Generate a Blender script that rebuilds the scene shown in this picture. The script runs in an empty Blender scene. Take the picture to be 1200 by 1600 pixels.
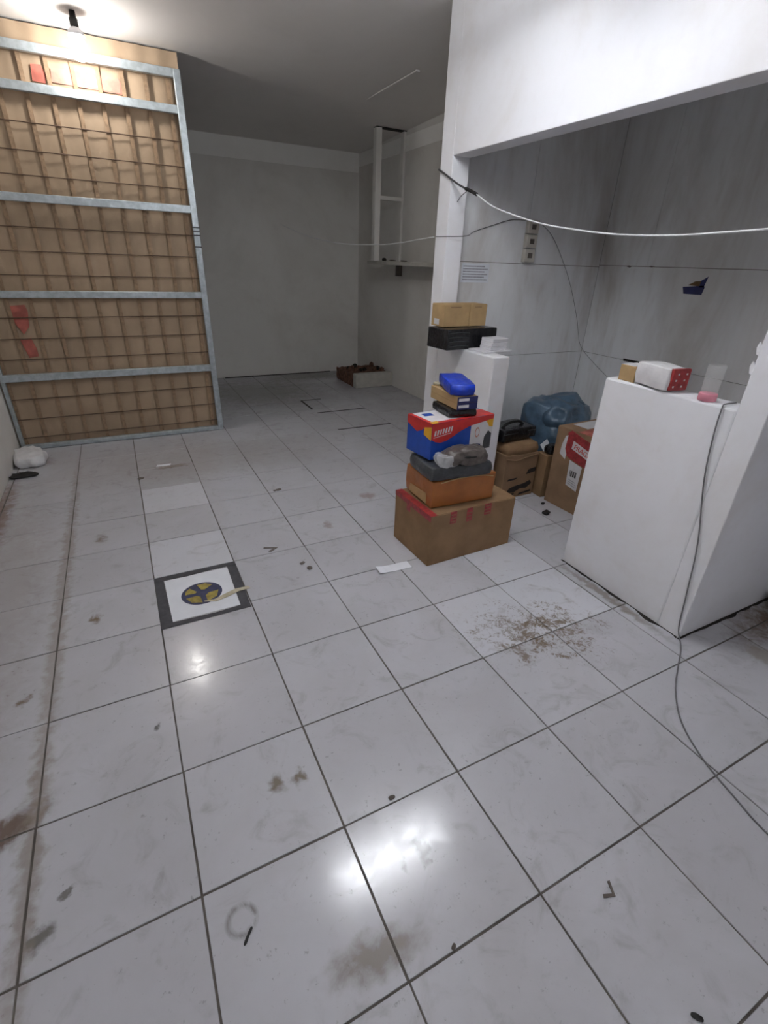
import bpy, bmesh, math, random
from mathutils import Vector, Matrix, noise
random.seed(7)
S = bpy.context.scene
COL = S.collection
PI = math.pi

# ------------------------------------------------------------------ camera
cam_d = bpy.data.cameras.new('camera'); cam = bpy.data.objects.new('camera', cam_d); COL.objects.link(cam)
cam_d.sensor_fit = 'VERTICAL'; cam_d.sensor_height = 36.0; cam_d.lens = 758.0/1600*36
cam_d.clip_start = 0.02; cam_d.clip_end = 60
R_ = Vector((0.891234, -0.452328, 0.033176)); U_ = Vector((0.181542, 0.422815, 0.887846)); F_ = Vector((0.415625, 0.785256, -0.458944))
mw = Matrix((R_, U_, -F_)).transposed().to_4x4(); mw.translation = (0.0709, -0.4204, 1.6277)
cam.matrix_world = mw
S.camera = cam

# ------------------------------------------------------------------ world, exposure
w = bpy.data.worlds.new('world'); S.world = w; w.use_nodes = True
w.node_tree.nodes['Background'].inputs[0].default_value = (0.5, 0.52, 0.55, 1)
w.node_tree.nodes['Background'].inputs[1].default_value = 0.02
S.view_settings.view_transform = 'Standard'; S.view_settings.look = 'None'
S.view_settings.gamma = 1.0; S.view_settings.use_curve_mapping = False
S.view_settings.exposure = 2.1
TUBE_W = 24.5      # emission of the ceiling tube near the camera
BULB_W = 35.0      # emission of the bare bulb by the gate

# ------------------------------------------------------------------ materials
def srgb(r, g, b):
    f = lambda c: (c/255/12.92) if c/255 <= 0.04045 else ((c/255+0.055)/1.055)**2.4
    return (f(r), f(g), f(b), 1)
class NT:
    def __init__(s, name):
        s.m = bpy.data.materials.new(name); s.m.use_nodes = True; s.t = s.m.node_tree
        s.b = s.t.nodes['Principled BSDF']
    def n(s, typ, **kw):
        nd = s.t.nodes.new(typ)
        for k, v in kw.items():
            if hasattr(nd, k): setattr(nd, k, v)
        return nd
    def l(s, a, b): s.t.links.new(a, b)
    def math(s, op, a, b=None, c=None, clamp=False):
        nd = s.t.nodes.new('ShaderNodeMath'); nd.operation = op; nd.use_clamp = clamp
        for i, v in enumerate((a, b, c)):
            if v is None: continue
            if isinstance(v, (int, float)): nd.inputs[i].default_value = v
            else: s.l(v, nd.inputs[i])
        return nd.outputs[0]
    def mix(s, fac, a, b):
        nd = s.t.nodes.new('ShaderNodeMix'); nd.data_type = 'RGBA'
        for i, v in ((0, fac), (6, a), (7, b)):
            if isinstance(v, (int, float)): nd.inputs[i].default_value = v
            elif isinstance(v, tuple): nd.inputs[i].default_value = v
            else: s.l(v, nd.inputs[i])
        return nd.outputs[2]
    def noise(s, vec, scale, detail=3, rough=0.55, dist=0.0):
        nd = s.t.nodes.new('ShaderNodeTexNoise'); s.l(vec, nd.inputs['Vector'])
        nd.inputs['Scale'].default_value = scale; nd.inputs['Detail'].default_value = detail
        nd.inputs['Roughness'].default_value = rough; nd.inputs['Distortion'].default_value = dist
        return nd.outputs['Fac']
    def ramp(s, fac, lo, hi):
        nd = s.t.nodes.new('ShaderNodeMapRange'); nd.interpolation_type = 'SMOOTHSTEP'
        s.l(fac, nd.inputs[0]); nd.inputs[1].default_value = lo; nd.inputs[2].default_value = hi
        return nd.outputs[0]
    def bump(s, h, strength, dist=0.01):
        nd = s.t.nodes.new('ShaderNodeBump'); nd.inputs['Strength'].default_value = strength
        nd.inputs['Distance'].default_value = dist; s.l(h, nd.inputs['Height']); s.l(nd.outputs[0], s.b.inputs['Normal'])

MATS = {}
def M(name, col, rough=0.6, var=0.12, scale=12.0, bump=0.0, bscale=60.0, metal=0.0, spec=0.5, alpha=1.0, trans=0.0, coat=0.0, stretch=None):
    if name in MATS: return MATS[name]
    k = NT(name); tc = k.n('ShaderNodeTexCoord'); v = tc.outputs['Object']
    if stretch:
        mp = k.n('ShaderNodeMapping'); mp.inputs['Scale'].default_value = stretch; k.l(v, mp.inputs['Vector']); v = mp.outputs[0]
    c = srgb(*col) if max(col) > 1 else tuple(col)+(1,)
    d = tuple(x*(1-var) for x in c[:3])+(1,); e = tuple(min(1, x*(1+var*0.6)) for x in c[:3])+(1,)
    n1 = k.ramp(k.noise(v, scale, 4), 0.3, 0.7)
    k.l(k.mix(n1, d, e), k.b.inputs['Base Color'])
    k.b.inputs['Roughness'].default_value = rough; k.b.inputs['Metallic'].default_value = metal
    k.b.inputs['Specular IOR Level'].default_value = spec; k.b.inputs['Alpha'].default_value = alpha
    k.b.inputs['Transmission Weight'].default_value = trans; k.b.inputs['Coat Weight'].default_value = coat
    if bump: k.bump(k.noise(v, bscale, 4), bump)
    MATS[name] = k.m; return k.m

def plaster(name, base, dirt, amount, scale=1.6, stretch=1.0):
    k = NT(name); g = k.n('ShaderNodeNewGeometry'); p = g.outputs['Position']
    mp = k.n('ShaderNodeMapping'); mp.inputs['Scale'].default_value = (1, 1, stretch); k.l(p, mp.inputs['Vector']); p0 = p; p = mp.outputs[0]
    n1 = k.noise(p, scale, 6, 0.6, 0.6); n2 = k.noise(p, scale*9, 5, 0.6)
    f = k.math('MULTIPLY', k.ramp(n1, 0.42, 0.78), amount)
    c = k.mix(f, srgb(*base), srgb(*dirt))
    c = k.mix(k.math('MULTIPLY', k.ramp(n2, 0.5, 0.85), amount*0.35), c, srgb(*dirt))
    k.l(c, k.b.inputs['Base Color']); k.b.inputs['Roughness'].default_value = 0.7
    k.b.inputs['Specular IOR Level'].default_value = 0.25
    k.bump(k.noise(p0, 45, 4), 0.12, 0.004)
    MATS[name] = k.m; return k.m
m_white = plaster('white_paint', (236, 236, 240), (214, 208, 203), 0.5)
m_back = plaster('old_white_paint', (226, 223, 218), (196, 190, 182), 0.6, 0.9)
m_ceil = plaster('ceiling_paint', (228, 224, 220), (212, 207, 202), 0.5, 0.8)
m_alc = plaster('alcove_paint', (242, 243, 245), (176, 165, 155), 0.75, 1.5, 0.28)

# floor tile material: glazed ceramic with shaped dirt stains at fixed places of the floor
def tile_material(name, base, mott):
    k = NT(name); g = k.n('ShaderNodeNewGeometry'); p = g.outputs['Position']
    sep = k.n('ShaderNodeSeparateXYZ'); k.l(p, sep.inputs[0]); X, Y = sep.outputs[0], sep.outputs[1]
    oi = k.n('ShaderNodeObjectInfo')
    big = k.noise(p, 2.2, 5, 0.6, 0.8); mid = k.noise(p, 14, 5, 0.65, 1.2); fine = k.noise(p, 55, 4, 0.7)
    c = k.mix(k.math('MULTIPLY', k.ramp(big, 0.35, 0.75), 0.5), srgb(*base), srgb(*mott))
    c = k.mix(k.math('MULTIPLY', oi.outputs['Random'], 0.28), c, srgb(mott[0]-6, mott[1]-6, mott[2]-4))
    c = k.mix(k.math('MULTIPLY', k.ramp(k.noise(p, 6, 6, 0.62, 1.5), 0.52, 0.80), 0.42), c, srgb(126, 119, 112))
    c = k.mix(k.math('MULTIPLY', k.ramp(k.math('ADD', k.math('MULTIPLY', fine, 0.75), k.math('MULTIPLY', mid, 0.35)), 0.645, 0.73), 0.42), c, srgb(104, 99, 94))
    wn = k.n('ShaderNodeTexNoise'); k.l(p, wn.inputs['Vector']); wn.inputs['Scale'].default_value = 24; wn.inputs['Detail'].default_value = 4
    ws = k.n('ShaderNodeSeparateXYZ'); k.l(wn.outputs['Color'], ws.inputs[0])
    X0, Y0 = X, Y
    X = k.math('ADD', X, k.math('MULTIPLY', k.math('SUBTRACT', ws.outputs[0], 0.5), 0.085)); Y = k.math('ADD', Y, k.math('MULTIPLY', k.math('SUBTRACT', ws.outputs[1], 0.5), 0.085))
    # (cx, cy, rx, ry, angle, colour, strength, softness bias)
    stains = [
        (1.62, 0.93, 0.44, 0.30, -0.2, (120, 104, 86), 0.8, 'streak'),
        (1.80, 0.84, 0.30, 0.28, 0.3, (116, 100, 82), 0.75, 'streak'),
        (-0.56, 0.87, 0.22, 0.08, 0.5, (108, 90, 78), 0.95, 'blob'),
        (0.265, 0.675, 0.04, 0.06, 0.2, (120, 108, 92), 0.9, 'blob'), (0.345, 0.66, 0.035, 0.04, 0, (120, 108, 92), 0.9, 'blob'),
        (-0.30, 1.893, 0.035, 0.05, 0, (118, 100, 76), 0.9, 'blob'), (-0.555, 1.452, 0.03, 0.04, 0.4, (116, 100, 80), 0.9, 'blob'),
        (-0.075, 1.094, 0.014, 0.04, -0.5, (96, 94, 92), 0.9, 'blob'), (-0.356, 0.611, 0.03, 0.015, 0.5, (112, 108, 104), 0.9, 'blob'),
        (-0.42, 0.53, 0.06, 0.04, 0.3, (104, 100, 94), 0.9, 'blob'), (0.38, 0.10, 0.20, 0.07, -0.1, (128, 118, 108), 0.8, 'blob'),
        (0.61, 0.27, 0.03, 0.05, 0, (120, 118, 116), 0.8, 'blob'), (0.54, 0.25, 0.02, 0.03, 0, (120, 118, 116), 0.7, 'blob'),
        (-0.28, 2.75, 0.05, 0.08, 0, (122, 110, 92), 0.7, 'blob'), (1.55, 2.66, 0.10, 0.08, 0, (150, 132, 124), 0.7, 'blob'),
        (1.10, 2.35, 0.05, 0.07, 0, (140, 124, 112), 0.6, 'blob'),
        (0.25, 3.85, 0.22, 0.05, 0, (126, 116, 106), 0.8, 'blob'),
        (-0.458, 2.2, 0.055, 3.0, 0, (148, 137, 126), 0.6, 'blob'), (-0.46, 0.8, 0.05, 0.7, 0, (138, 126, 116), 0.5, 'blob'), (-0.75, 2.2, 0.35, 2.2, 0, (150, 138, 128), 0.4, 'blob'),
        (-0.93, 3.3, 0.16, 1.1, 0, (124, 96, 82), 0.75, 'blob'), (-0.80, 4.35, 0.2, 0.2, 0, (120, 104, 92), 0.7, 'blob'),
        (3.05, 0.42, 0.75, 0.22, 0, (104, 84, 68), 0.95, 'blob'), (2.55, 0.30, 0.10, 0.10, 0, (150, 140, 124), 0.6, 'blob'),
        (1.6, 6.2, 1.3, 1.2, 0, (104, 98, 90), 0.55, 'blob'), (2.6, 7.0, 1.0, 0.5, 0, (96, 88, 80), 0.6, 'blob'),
        (0.65, 3.9, 1.6, 0.6, 0, (150, 142, 134), 0.3, 'blob'),
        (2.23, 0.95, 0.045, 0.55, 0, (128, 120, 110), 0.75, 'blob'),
    ]
    for cx, cy, rx, ry, a, colr, st, kind in stains:
        dx = k.math('SUBTRACT', X, cx); dy = k.math('SUBTRACT', Y, cy); ca, sa = math.cos(a), math.sin(a)
        u = k.math('DIVIDE', k.math('ADD', k.math('MULTIPLY', dx, ca), k.math('MULTIPLY', dy, sa)), rx)
        v = k.math('DIVIDE', k.math('SUBTRACT', k.math('MULTIPLY', dy, ca), k.math('MULTIPLY', dx, sa)), ry)
        r = k.math('SQRT', k.math('ADD', k.math('MULTIPLY', u, u), k.math('MULTIPLY', v, v)))
        fall = k.math('SUBTRACT', 1.0, r, clamp=True)
        if kind == 'streak':
            nn = k.math('ADD', k.math('MULTIPLY', k.noise(p, 8, 5, 0.6, 0.8), 0.5), k.math('MULTIPLY', k.noise(p, 34, 6, 0.65, 1.6), 0.55))
            q = k.math('ADD', k.math('MULTIPLY', fall, 0.16), nn)
            f = k.math('MULTIPLY', k.ramp(q, 0.58, 0.72), st)
            f = k.math('MULTIPLY', f, k.ramp(fall, 0.0, 0.25))
        else:
            q = k.math('MULTIPLY', fall, k.math('ADD', k.math('MULTIPLY', mid, 1.6), 0.1))
            f = k.math('MULTIPLY', k.ramp(q, 0.05, 0.7), st)
        c = k.mix(f, c, srgb(*colr))
    # ring-shaped cup mark
    dx = k.math('SUBTRACT', X0, 0.073); dy = k.math('SUBTRACT', Y0, 0.332)
    r = k.math('SQRT', k.math('ADD', k.math('MULTIPLY', dx, dx), k.math('MULTIPLY', dy, dy)))
    f = k.math('SUBTRACT', 1.0, k.math('DIVIDE', k.math('ABSOLUTE', k.math('SUBTRACT', r, 0.036)), 0.012), clamp=True)
    c = k.mix(k.math('MULTIPLY', f, k.math('MULTIPLY', k.ramp(mid, 0.3, 0.6), 0.75)), c, srgb(110, 104, 96))
    k.l(c, k.b.inputs['Base Color'])
    k.l(k.math('ADD', k.math('MULTIPLY', k.ramp(mid, 0.35, 0.8), 0.12), 0.145), k.b.inputs['Roughness'])
    k.b.inputs['Specular IOR Level'].default_value = 0.5
    k.bump(big, 0.05, 0.01)
    return k.m
m_tile = tile_material('glazed_tile', (191, 191, 197), (176, 174, 176))
m_tile_new = tile_material('glazed_tile_whiter', (206, 207, 213), (196, 196, 202))
m_grout = M('grout', (98, 92, 86), 0.9, 0.35, 9, 0.3, 80)
m_card = M('cardboard', (146, 117, 87), 0.8, 0.14, 9, 0.08, 120, spec=0.2)
m_card_tan = M('cardboard_tan', (184, 154, 112), 0.8, 0.12, 9, 0.05, 120, spec=0.2)
m_card_dk = M('cardboard_brown', (146, 118, 92), 0.85, 0.15, 7, 0.08, 120, spec=0.2)
m_tape = M('packing_tape_orange', (164, 100, 48), 0.32, 0.2, 8, 0.1, 30, spec=0.5)
m_red = M('red_tape', (158, 50, 52), 0.3, 0.35, 40)
m_blackp = M('black_plastic', (28, 28, 32), 0.22, 0.3, 20, 0.9, 26)
m_darkg = M('dark_grey_plastic', (62, 64, 68), 0.35, 0.25, 14, 0.5, 30)
m_greyp = M('grey_plastic', (94, 86, 82), 0.35, 0.25, 20, 0.5, 40)
m_blue = M('blue_print', (24, 74, 172), 0.45, 0.12, 20)
m_bluep = M('blue_plastic', (22, 62, 190), 0.28, 0.2, 25, 0.4, 45)
m_navy = M('navy_print', (30, 36, 92), 0.5, 0.15, 20)
m_yellow = M('yellow_print', (226, 170, 40), 0.5, 0.12, 20)
m_redp = M('red_print', (200, 48, 44), 0.45, 0.12, 20)
m_whitep = M('white_print', (212, 210, 212), 0.5, 0.06, 20)
m_wbox = M('white_card', (224, 222, 226), 0.5, 0.05, 20)
m_steel = M('galvanised_steel', (176, 184, 188), 0.42, 0.18, 25, metal=0.55)
m_rod_v = M('rusty_rod', (150, 124, 98), 0.8, 0.25, 30)
m_rod_h = M('dark_wire', (92, 70, 54), 0.7, 0.25, 30)
m_rubber = M('black_rubber', (22, 20, 20), 0.6, 0.2, 20)
m_cordw = M('white_cord', (220, 220, 222), 0.45, 0.05)
m_cordg = M('grey_cord', (112, 110, 112), 0.5, 0.1)
m_cordd = M('dark_cord', (62, 60, 62), 0.5, 0.1)
m_print = M('black_ink', (40, 32, 28), 0.8, 0.3, 30)
m_greyink = M('grey_ink', (168, 168, 174), 0.8, 0.2, 40)
m_pink = M('pink_plastic', (228, 148, 164), 0.4, 0.08)
m_socket = M('socket_plastic', (206, 200, 190), 0.5, 0.08)
m_rubble = M('crumbled_brick', (112, 78, 62), 0.95, 0.5, 25, 0.8, 60)
m_dirt = M('black_dirt', (36, 30, 26), 0.95, 0.4, 30, 0.5, 60)
m_bagb = M('blue_grey_film', (84, 108, 130), 0.3, 0.3, 8, 0.4, 30)
m_clear = M('clear_plastic', (0.9, 0.92, 0.92), 0.08, 0.0, alpha=0.09, spec=0.8)
m_film = M('clear_film', (0.75, 0.75, 0.78), 0.12, 0.0, alpha=0.45, spec=1.0, bump=0.6, bscale=50)
m_whitebag = M('white_film', (226, 224, 226), 0.35, 0.08, 14, 0.5, 40)
m_seam = M('dirty_seam', (104, 96, 90), 0.9, 0.3, 8)
m_beige = M('beige_tape', (186, 176, 152), 0.5, 0.2, 20)
m_paper = M('white_paper', (228, 230, 236), 0.7, 0.04)
m_floortape = M('black_floor_tape', (66, 66, 72), 0.55, 0.25, 30)
m_shelf = M('shelf_paint', (186, 182, 174), 0.7, 0.1)
m_gold = M('gold_print', (110, 84, 48), 0.6, 0.3, 40)
def emit(name, col, st):
    k = NT(name); k.b.inputs['Base Color'].default_value = (0.9, 0.9, 0.9, 1)
    k.b.inputs['Emission Color'].default_value = tuple(col)+(1,); k.b.inputs['Emission Strength'].default_value = st
    return k.m
m_tube_on = emit('lit_tube', (0.93, 0.97, 1.0), TUBE_W)
m_tube_fill = emit('lit_fill_tube', (0.95, 0.97, 1.0), TUBE_W*0.40)  # weaker emission for the added fill lamp
m_bulb_on = emit('lit_bulb', (1.0, 0.97, 0.93), BULB_W)
m_tube_off = M('unlit_tube', (196, 198, 196), 0.3, 0.03)

# ------------------------------------------------------------------ helpers
def link(name, me, mat, parent=None, loc=None, rot=None, smooth=False):
    if mat is not None and len(me.materials) == 0: me.materials.append(mat)
    o = bpy.data.objects.new(name, me); COL.objects.link(o)
    if parent is not None: o.parent = parent
    if loc is not None: o.location = loc
    if rot is not None: o.rotation_euler = rot
    if smooth:
        for f in me.polygons: f.use_smooth = True
    return o
def bm_obj(name, bm, mat, parent=None, loc=None, rot=None, smooth=False):
    me = bpy.data.meshes.new(name); bmesh.ops.recalc_face_normals(bm, faces=bm.faces); bm.to_mesh(me); bm.free()
    return link(name, me, mat, parent, loc, rot, smooth)
def tag(o, label, cat, group=None):
    o['label'] = label; o['category'] = cat
    if group: o['group'] = group
    return o
def thing(name, label, cat, loc=(0, 0, 0), rz=0.0, group=None):
    o = bpy.data.objects.new(name, None); COL.objects.link(o); o.empty_display_size = 0.1
    o.location = loc; o.rotation_euler = (0, 0, rz)
    return tag(o, label, cat, group)
def add_box(bm, x0, x1, y0, y1, z0, z1, bev=0.0, seg=1):
    vs = [bm.verts.new((x, y, z)) for x in (x0, x1) for y in (y0, y1) for z in (z0, z1)]
    fs = [(0, 1, 3, 2), (4, 6, 7, 5), (0, 4, 5, 1), (2, 3, 7, 6), (0, 2, 6, 4), (1, 5, 7, 3)]
    faces = [bm.faces.new([vs[i] for i in f]) for f in fs]
    if bev > 0:
        es = list({e for f in faces for e in f.edges})
        bmesh.ops.bevel(bm, geom=es, offset=bev, segments=seg, affect='EDGES', profile=0.5)
def box(name, x0, x1, y0, y1, z0, z1, mat, parent=None, bev=0.0, seg=1, loc=None, rot=None):
    bm = bmesh.new(); add_box(bm, x0, x1, y0, y1, z0, z1, bev, seg)
    return bm_obj(name, bm, mat, parent, loc, rot)
def prism(name, pts, h, mat, parent=None, loc=None, rot=None, xf=None):
    """polygon in local XY extruded by h along +Z; xf optionally maps the local frame to a face"""
    bm = bmesh.new(); a = [bm.verts.new((x, y, 0)) for x, y in pts]; b = [bm.verts.new((x, y, h)) for x, y in pts]
    bm.faces.new(a[::-1]); bm.faces.new(b); n = len(pts)
    for i in range(n): bm.faces.new((a[i], a[(i+1) % n], b[(i+1) % n], b[i]))
    if xf is not None: bmesh.ops.transform(bm, matrix=xf, verts=bm.verts)
    return bm_obj(name, bm, mat, parent, loc, rot)
def face_frame(o, ux, uy):
    """matrix whose X,Y axes are ux,uy and Z their cross product, at point o"""
    ux, uy = Vector(ux).normalized(), Vector(uy).normalized(); uz = ux.cross(uy)
    m = Matrix((ux, uy, uz)).transposed().to_4x4(); m.translation = Vector(o); return m
def catmull(pts, n=8):
    P = [Vector(p) for p in pts]; P = [P[0]*2-P[1]]+P+[P[-1]*2-P[-2]]; out = []
    for i in range(1, len(P)-2):
        for k in range(n):
            t = k/n
            out.append(0.5*((2*P[i])+(-P[i-1]+P[i+1])*t+(2*P[i-1]-5*P[i]+4*P[i+1]-P[i+2])*t*t+(-P[i-1]+3*P[i]-3*P[i+1]+P[i+2])*t**3))
    out.append(P[-2]); return out
def add_tube(bm, pts, r, sides=8):
    rings = []; prev = None
    for i, p in enumerate(pts):
        t = (pts[min(i+1, len(pts)-1)]-pts[max(i-1, 0)]).normalized()
        if prev is None:
            a = Vector((0, 0, 1)) if abs(t.z) < 0.9 else Vector((1, 0, 0)); nrm = t.cross(a).normalized()
        else: nrm = (prev-t*prev.dot(t)).normalized()
        prev = nrm; bn = t.cross(nrm)
        rings.append([bm.verts.new(p+(nrm*math.cos(2*PI*k/sides)+bn*math.sin(2*PI*k/sides))*r) for k in range(sides)])
    for a, b in zip(rings, rings[1:]):
        for k in range(sides): bm.faces.new((a[k], a[(k+1) % sides], b[(k+1) % sides], b[k]))
    bm.faces.new(rings[0][::-1]); bm.faces.new(rings[-1])
def tube(name, pts, r, mat, parent=None, sm=8, sides=8):
    bm = bmesh.new(); add_tube(bm, catmull(pts, sm) if len(pts) > 2 else [Vector(p) for p in pts], r, sides)
    return bm_obj(name, bm, mat, parent, smooth=True)
def lathe(name, prof, mat, parent=None, loc=None, seg=24, rot=None):
    bm = bmesh.new(); rings = []
    for r, z in prof: rings.append([bm.verts.new((r*math.cos(2*PI*k/seg), r*math.sin(2*PI*k/seg), z)) for k in range(seg)])
    for a, b in zip(rings, rings[1:]):
        for k in range(seg): bm.faces.new((a[k], a[(k+1) % seg], b[(k+1) % seg], b[k]))
    bm.faces.new(rings[0][::-1]); bm.faces.new(rings[-1])
    return bm_obj(name, bm, mat, parent, loc, rot, smooth=True)
def soft(name, sx, sy, sz, mat, parent=None, loc=(0, 0, 0), rot=(0, 0, 0), n=14, e=0.35, amp=0.0, freq=8.0, seed=0.0, flat=True, fold=0.0):
    """soft parcel or bag: a rounded (superellipsoid) block with creases, base at z=0"""
    bm = bmesh.new(); bmesh.ops.create_cube(bm, size=2.0)
    bmesh.ops.subdivide_edges(bm, edges=bm.edges, cuts=n, use_grid_fill=True)
    for v in bm.verts:
        c = v.co.copy(); sph = c.normalized(); p = c.lerp(sph*1.18, e)
        q = Vector((p.x*sx/2, p.y*sy/2, p.z*sz/2))
        if amp:
            s = Vector((seed, seed*1.7, -seed))
            d = noise.noise(q*freq+s)*0.6+noise.noise(q*freq*2.3+s)*0.3
            rid = 1-abs(noise.noise(q*freq*1.4+s*2))*2
            q += sph*amp*(d+fold*rid)
        q.z += sz/2
        if flat: q.z = max(q.z, 0.0)
        v.co = q
    return bm_obj(name, bm, mat, parent, loc, rot, smooth=True)
def carton(name, label, cat, w, d, h, loc, rz, mat, group=None, bev=0.004, bulge=0.0, body='body'):
    """cardboard box: body, flap seam on the lid; origin at the middle of its base"""
    t = thing(name, label, cat, loc, rz, group)
    bm = bmesh.new(); add_box(bm, -w/2, w/2, -d/2, d/2, 0, h, bev, 2)
    bm_obj(body, bm, mat, t)
    return t
def top_flaps(t, w, d, h, mat, gap=0.004):
    box('flap', -w/2+.003, w/2-.003, -d/2+.003, -gap/2, h-.0005, h+.003, mat, t)
    box('flap', -w/2+.003, w/2-.003, gap/2, d/2-.003, h-.0005, h+.003, mat, t)

def struct(o): o['kind'] = 'structure'; return o

# ------------------------------------------------------------------ the room
XL, XR, XP, XP2, XA = -0.93, 3.50, 2.28, 2.42, 4.05
YB, YF = 7.20, -2.20
zc = lambda y: 3.09-(y-3.0)*0.031          # the slab falls a little towards the back
bm = bmesh.new(); y0, y1 = YF-.1, YB+.1
v = [bm.verts.new(c) for c in [(XL-.1, y0, zc(y0)), (XA+.1, y0, zc(y0)), (XA+.1, y1, zc(y1)), (XL-.1, y1, zc(y1)),
                               (XL-.1, y0, 3.45), (XA+.1, y0, 3.45), (XA+.1, y1, 3.45), (XL-.1, y1, 3.45)]]
for f in [(0, 1, 2, 3), (4, 7, 6, 5), (0, 4, 5, 1), (1, 5, 6, 2), (2, 6, 7, 3), (3, 7, 4, 0)]: bm.faces.new([v[i] for i in f])
struct(bm_obj('ceiling', bm, m_ceil))
floor = struct(box('floor', XL-.1, XA+.1, YF-.1, YB+.1, -0.12, -0.0035, m_grout))
gx = [-0.4541, -0.0157, 0.4244, 0.8662, 1.3002, 1.7321, 2.1669]; gy = [0.0145, 0.4396, 0.8603, 1.2961, 1.7239, 2.1479, 2.573, 2.9987, 3.4261]
while gx[0] > XL: gx.insert(0, gx[0]-0.437)
while gx[-1] < XA: gx.append(gx[-1]+0.436)
while gy[0] > YF: gy.insert(0, gy[0]-0.426)
while gy[-1] < YB: gy.append(gy[-1]+0.427)
bm = bmesh.new(); add_box(bm, -.5, .5, -.5, .5, -0.0075, 0.0, 0.0022, 1)
tile_me = bpy.data.meshes.new('tile'); bm.to_mesh(tile_me); bm.free(); tile_me.materials.append(m_tile)
tile_me2 = tile_me.copy(); tile_me2.materials.clear(); tile_me2.materials.append(m_tile_new)
white_tiles = {(0, 7), (4, 3), (3, 2), (4, 2), (0, 5)}
i0, j0 = gx.index(-0.0157), gy.index(0.0145)
for i in range(len(gx)-1):
    for j in range(len(gy)-1):
        a, b = max(gx[i], XL), min(gx[i+1], XA); c, d = max(gy[j], YF), min(gy[j+1], YB)
        if b-a < .02 or d-c < .02: continue
        if a > XR+.05 and c > 3.25: continue
        g = random.uniform(.0048, .0068); key = (i-i0, j-j0)
        t = bpy.data.objects.new('tile', tile_me2 if key in white_tiles else tile_me); COL.objects.link(t); t.parent = floor
        t.location = ((a+b)/2+random.uniform(-.0008, .0008), (c+d)/2+random.uniform(-.0008, .0008), random.uniform(-.0004, .0003))
        t.scale = (b-a-g, d-c-g, 1)
        t.rotation_euler = (random.uniform(-.0022, .0022), random.uniform(-.0022, .0022), random.uniform(-.001, .001))
m_band = plaster('upper_wall_band', (246, 244, 240), (226, 222, 216), 0.5, 0.9)
struct(box('wall_band_1', XL, XR-.004, YB-.003, YB, 2.73, 2.955, m_band)); struct(box('wall_band_2', XR-.003, XR, 3.21, YB-.004, 2.80, 2.955, m_band))  # thin strips, slightly paler than the walls below them
# black open joints of the far floor
for x0, x1, y in ((1.97, 2.24, 5.56), (1.98, 2.60, 4.965), (1.965, 2.60, 4.283)):
    box('open_joint', x0, x1, y-.012, y+.012, -.001, .0012, m_dirt, floor)
box('open_joint', 1.96, 1.985, 5.13, 5.56, -.001, .0012, m_dirt, floor)
box('open_joint', 1.33, 3.0, 7.165, 7.198, -.001, .006, m_dirt, floor)
def jagged(a, b, wd, ax):
    n = 46; pts = []
    for i in range(n+1):
        u = a+(b-a)*i/n; d = wd*max(.15, .55+1.3*noise.noise(Vector((u*9, ax, 2)))+.5*noise.noise(Vector((u*40, 1, ax))))
        pts.append((u, d))
    return pts
J = jagged(.56, 1.34, .020, 1.0); prism('open_joint', [(XP-.001, .56)]+[(XP-d, u) for u, d in J]+[(XP-.001, 1.34)], .004, m_dirt, floor, (0, 0, -.0005))
J = jagged(2.27, 3.9, .022, 4.0); prism('open_joint', [(2.27, .554)]+[(u, .555-d) for u, d in J]+[(3.9, .554)], .004, m_dirt, floor, (0, 0, -.0005))

wz = lambda y: zc(y)+.05
struct(box('wall_left', XL-.12, XL, YF-.12, YB+.12, -.1, 3.2, m_back))
wb = struct(box('wall_back', XL-.12, XR+.12, YB, YB+.12, -.1, 3.1, m_back))
struct(box('wall_right', XR, XR+.12, 3.2, YB, -.1, 3.12, m_back))
struct(box('wall_front', XL-.12, XA+.12, YF-.12, YF, -.1, 3.35, m_white))
# partition between the main room and the alcove
bm = bmesh.new(); add_box(bm, XP, XP2, 2.95, 3.10, -.1, wz(3.0), .004, 2); struct(bm_obj('wall_pillar', bm, m_white))
bm = bmesh.new(); add_box(bm, XP, XP2, -0.2+.75, 2.95, 2.275, wz(1.5)+.06, .004, 2); struct(bm_obj('wall_header', bm, m_white))
struct(box('wall_stub', XP, XP2, 2.25, 2.95, -.1, 1.075, m_white, bev=.008, seg=2))
struct(box('wall_counter', XP, XP2, .67, 1.34, -.1, 1.13, m_white, bev=.010, seg=2))
wr = struct(box('wall_alcove_right', XP, XA, .555, .67, -.1, wz(.6), m_white, bev=.003, seg=1))
for z, h in ((1.372, .05), (1.298, .05)):
    prism('paint_flake', [(-.012, -h/2), (.004, -h/2+.004), (.012, h*.1), (.006, h/2), (-.006, h*.3)], .004, m_white, wr, xf=face_frame((2.283, .676, z), (0.25, 1, 0), (0, 0, 1)))
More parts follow.
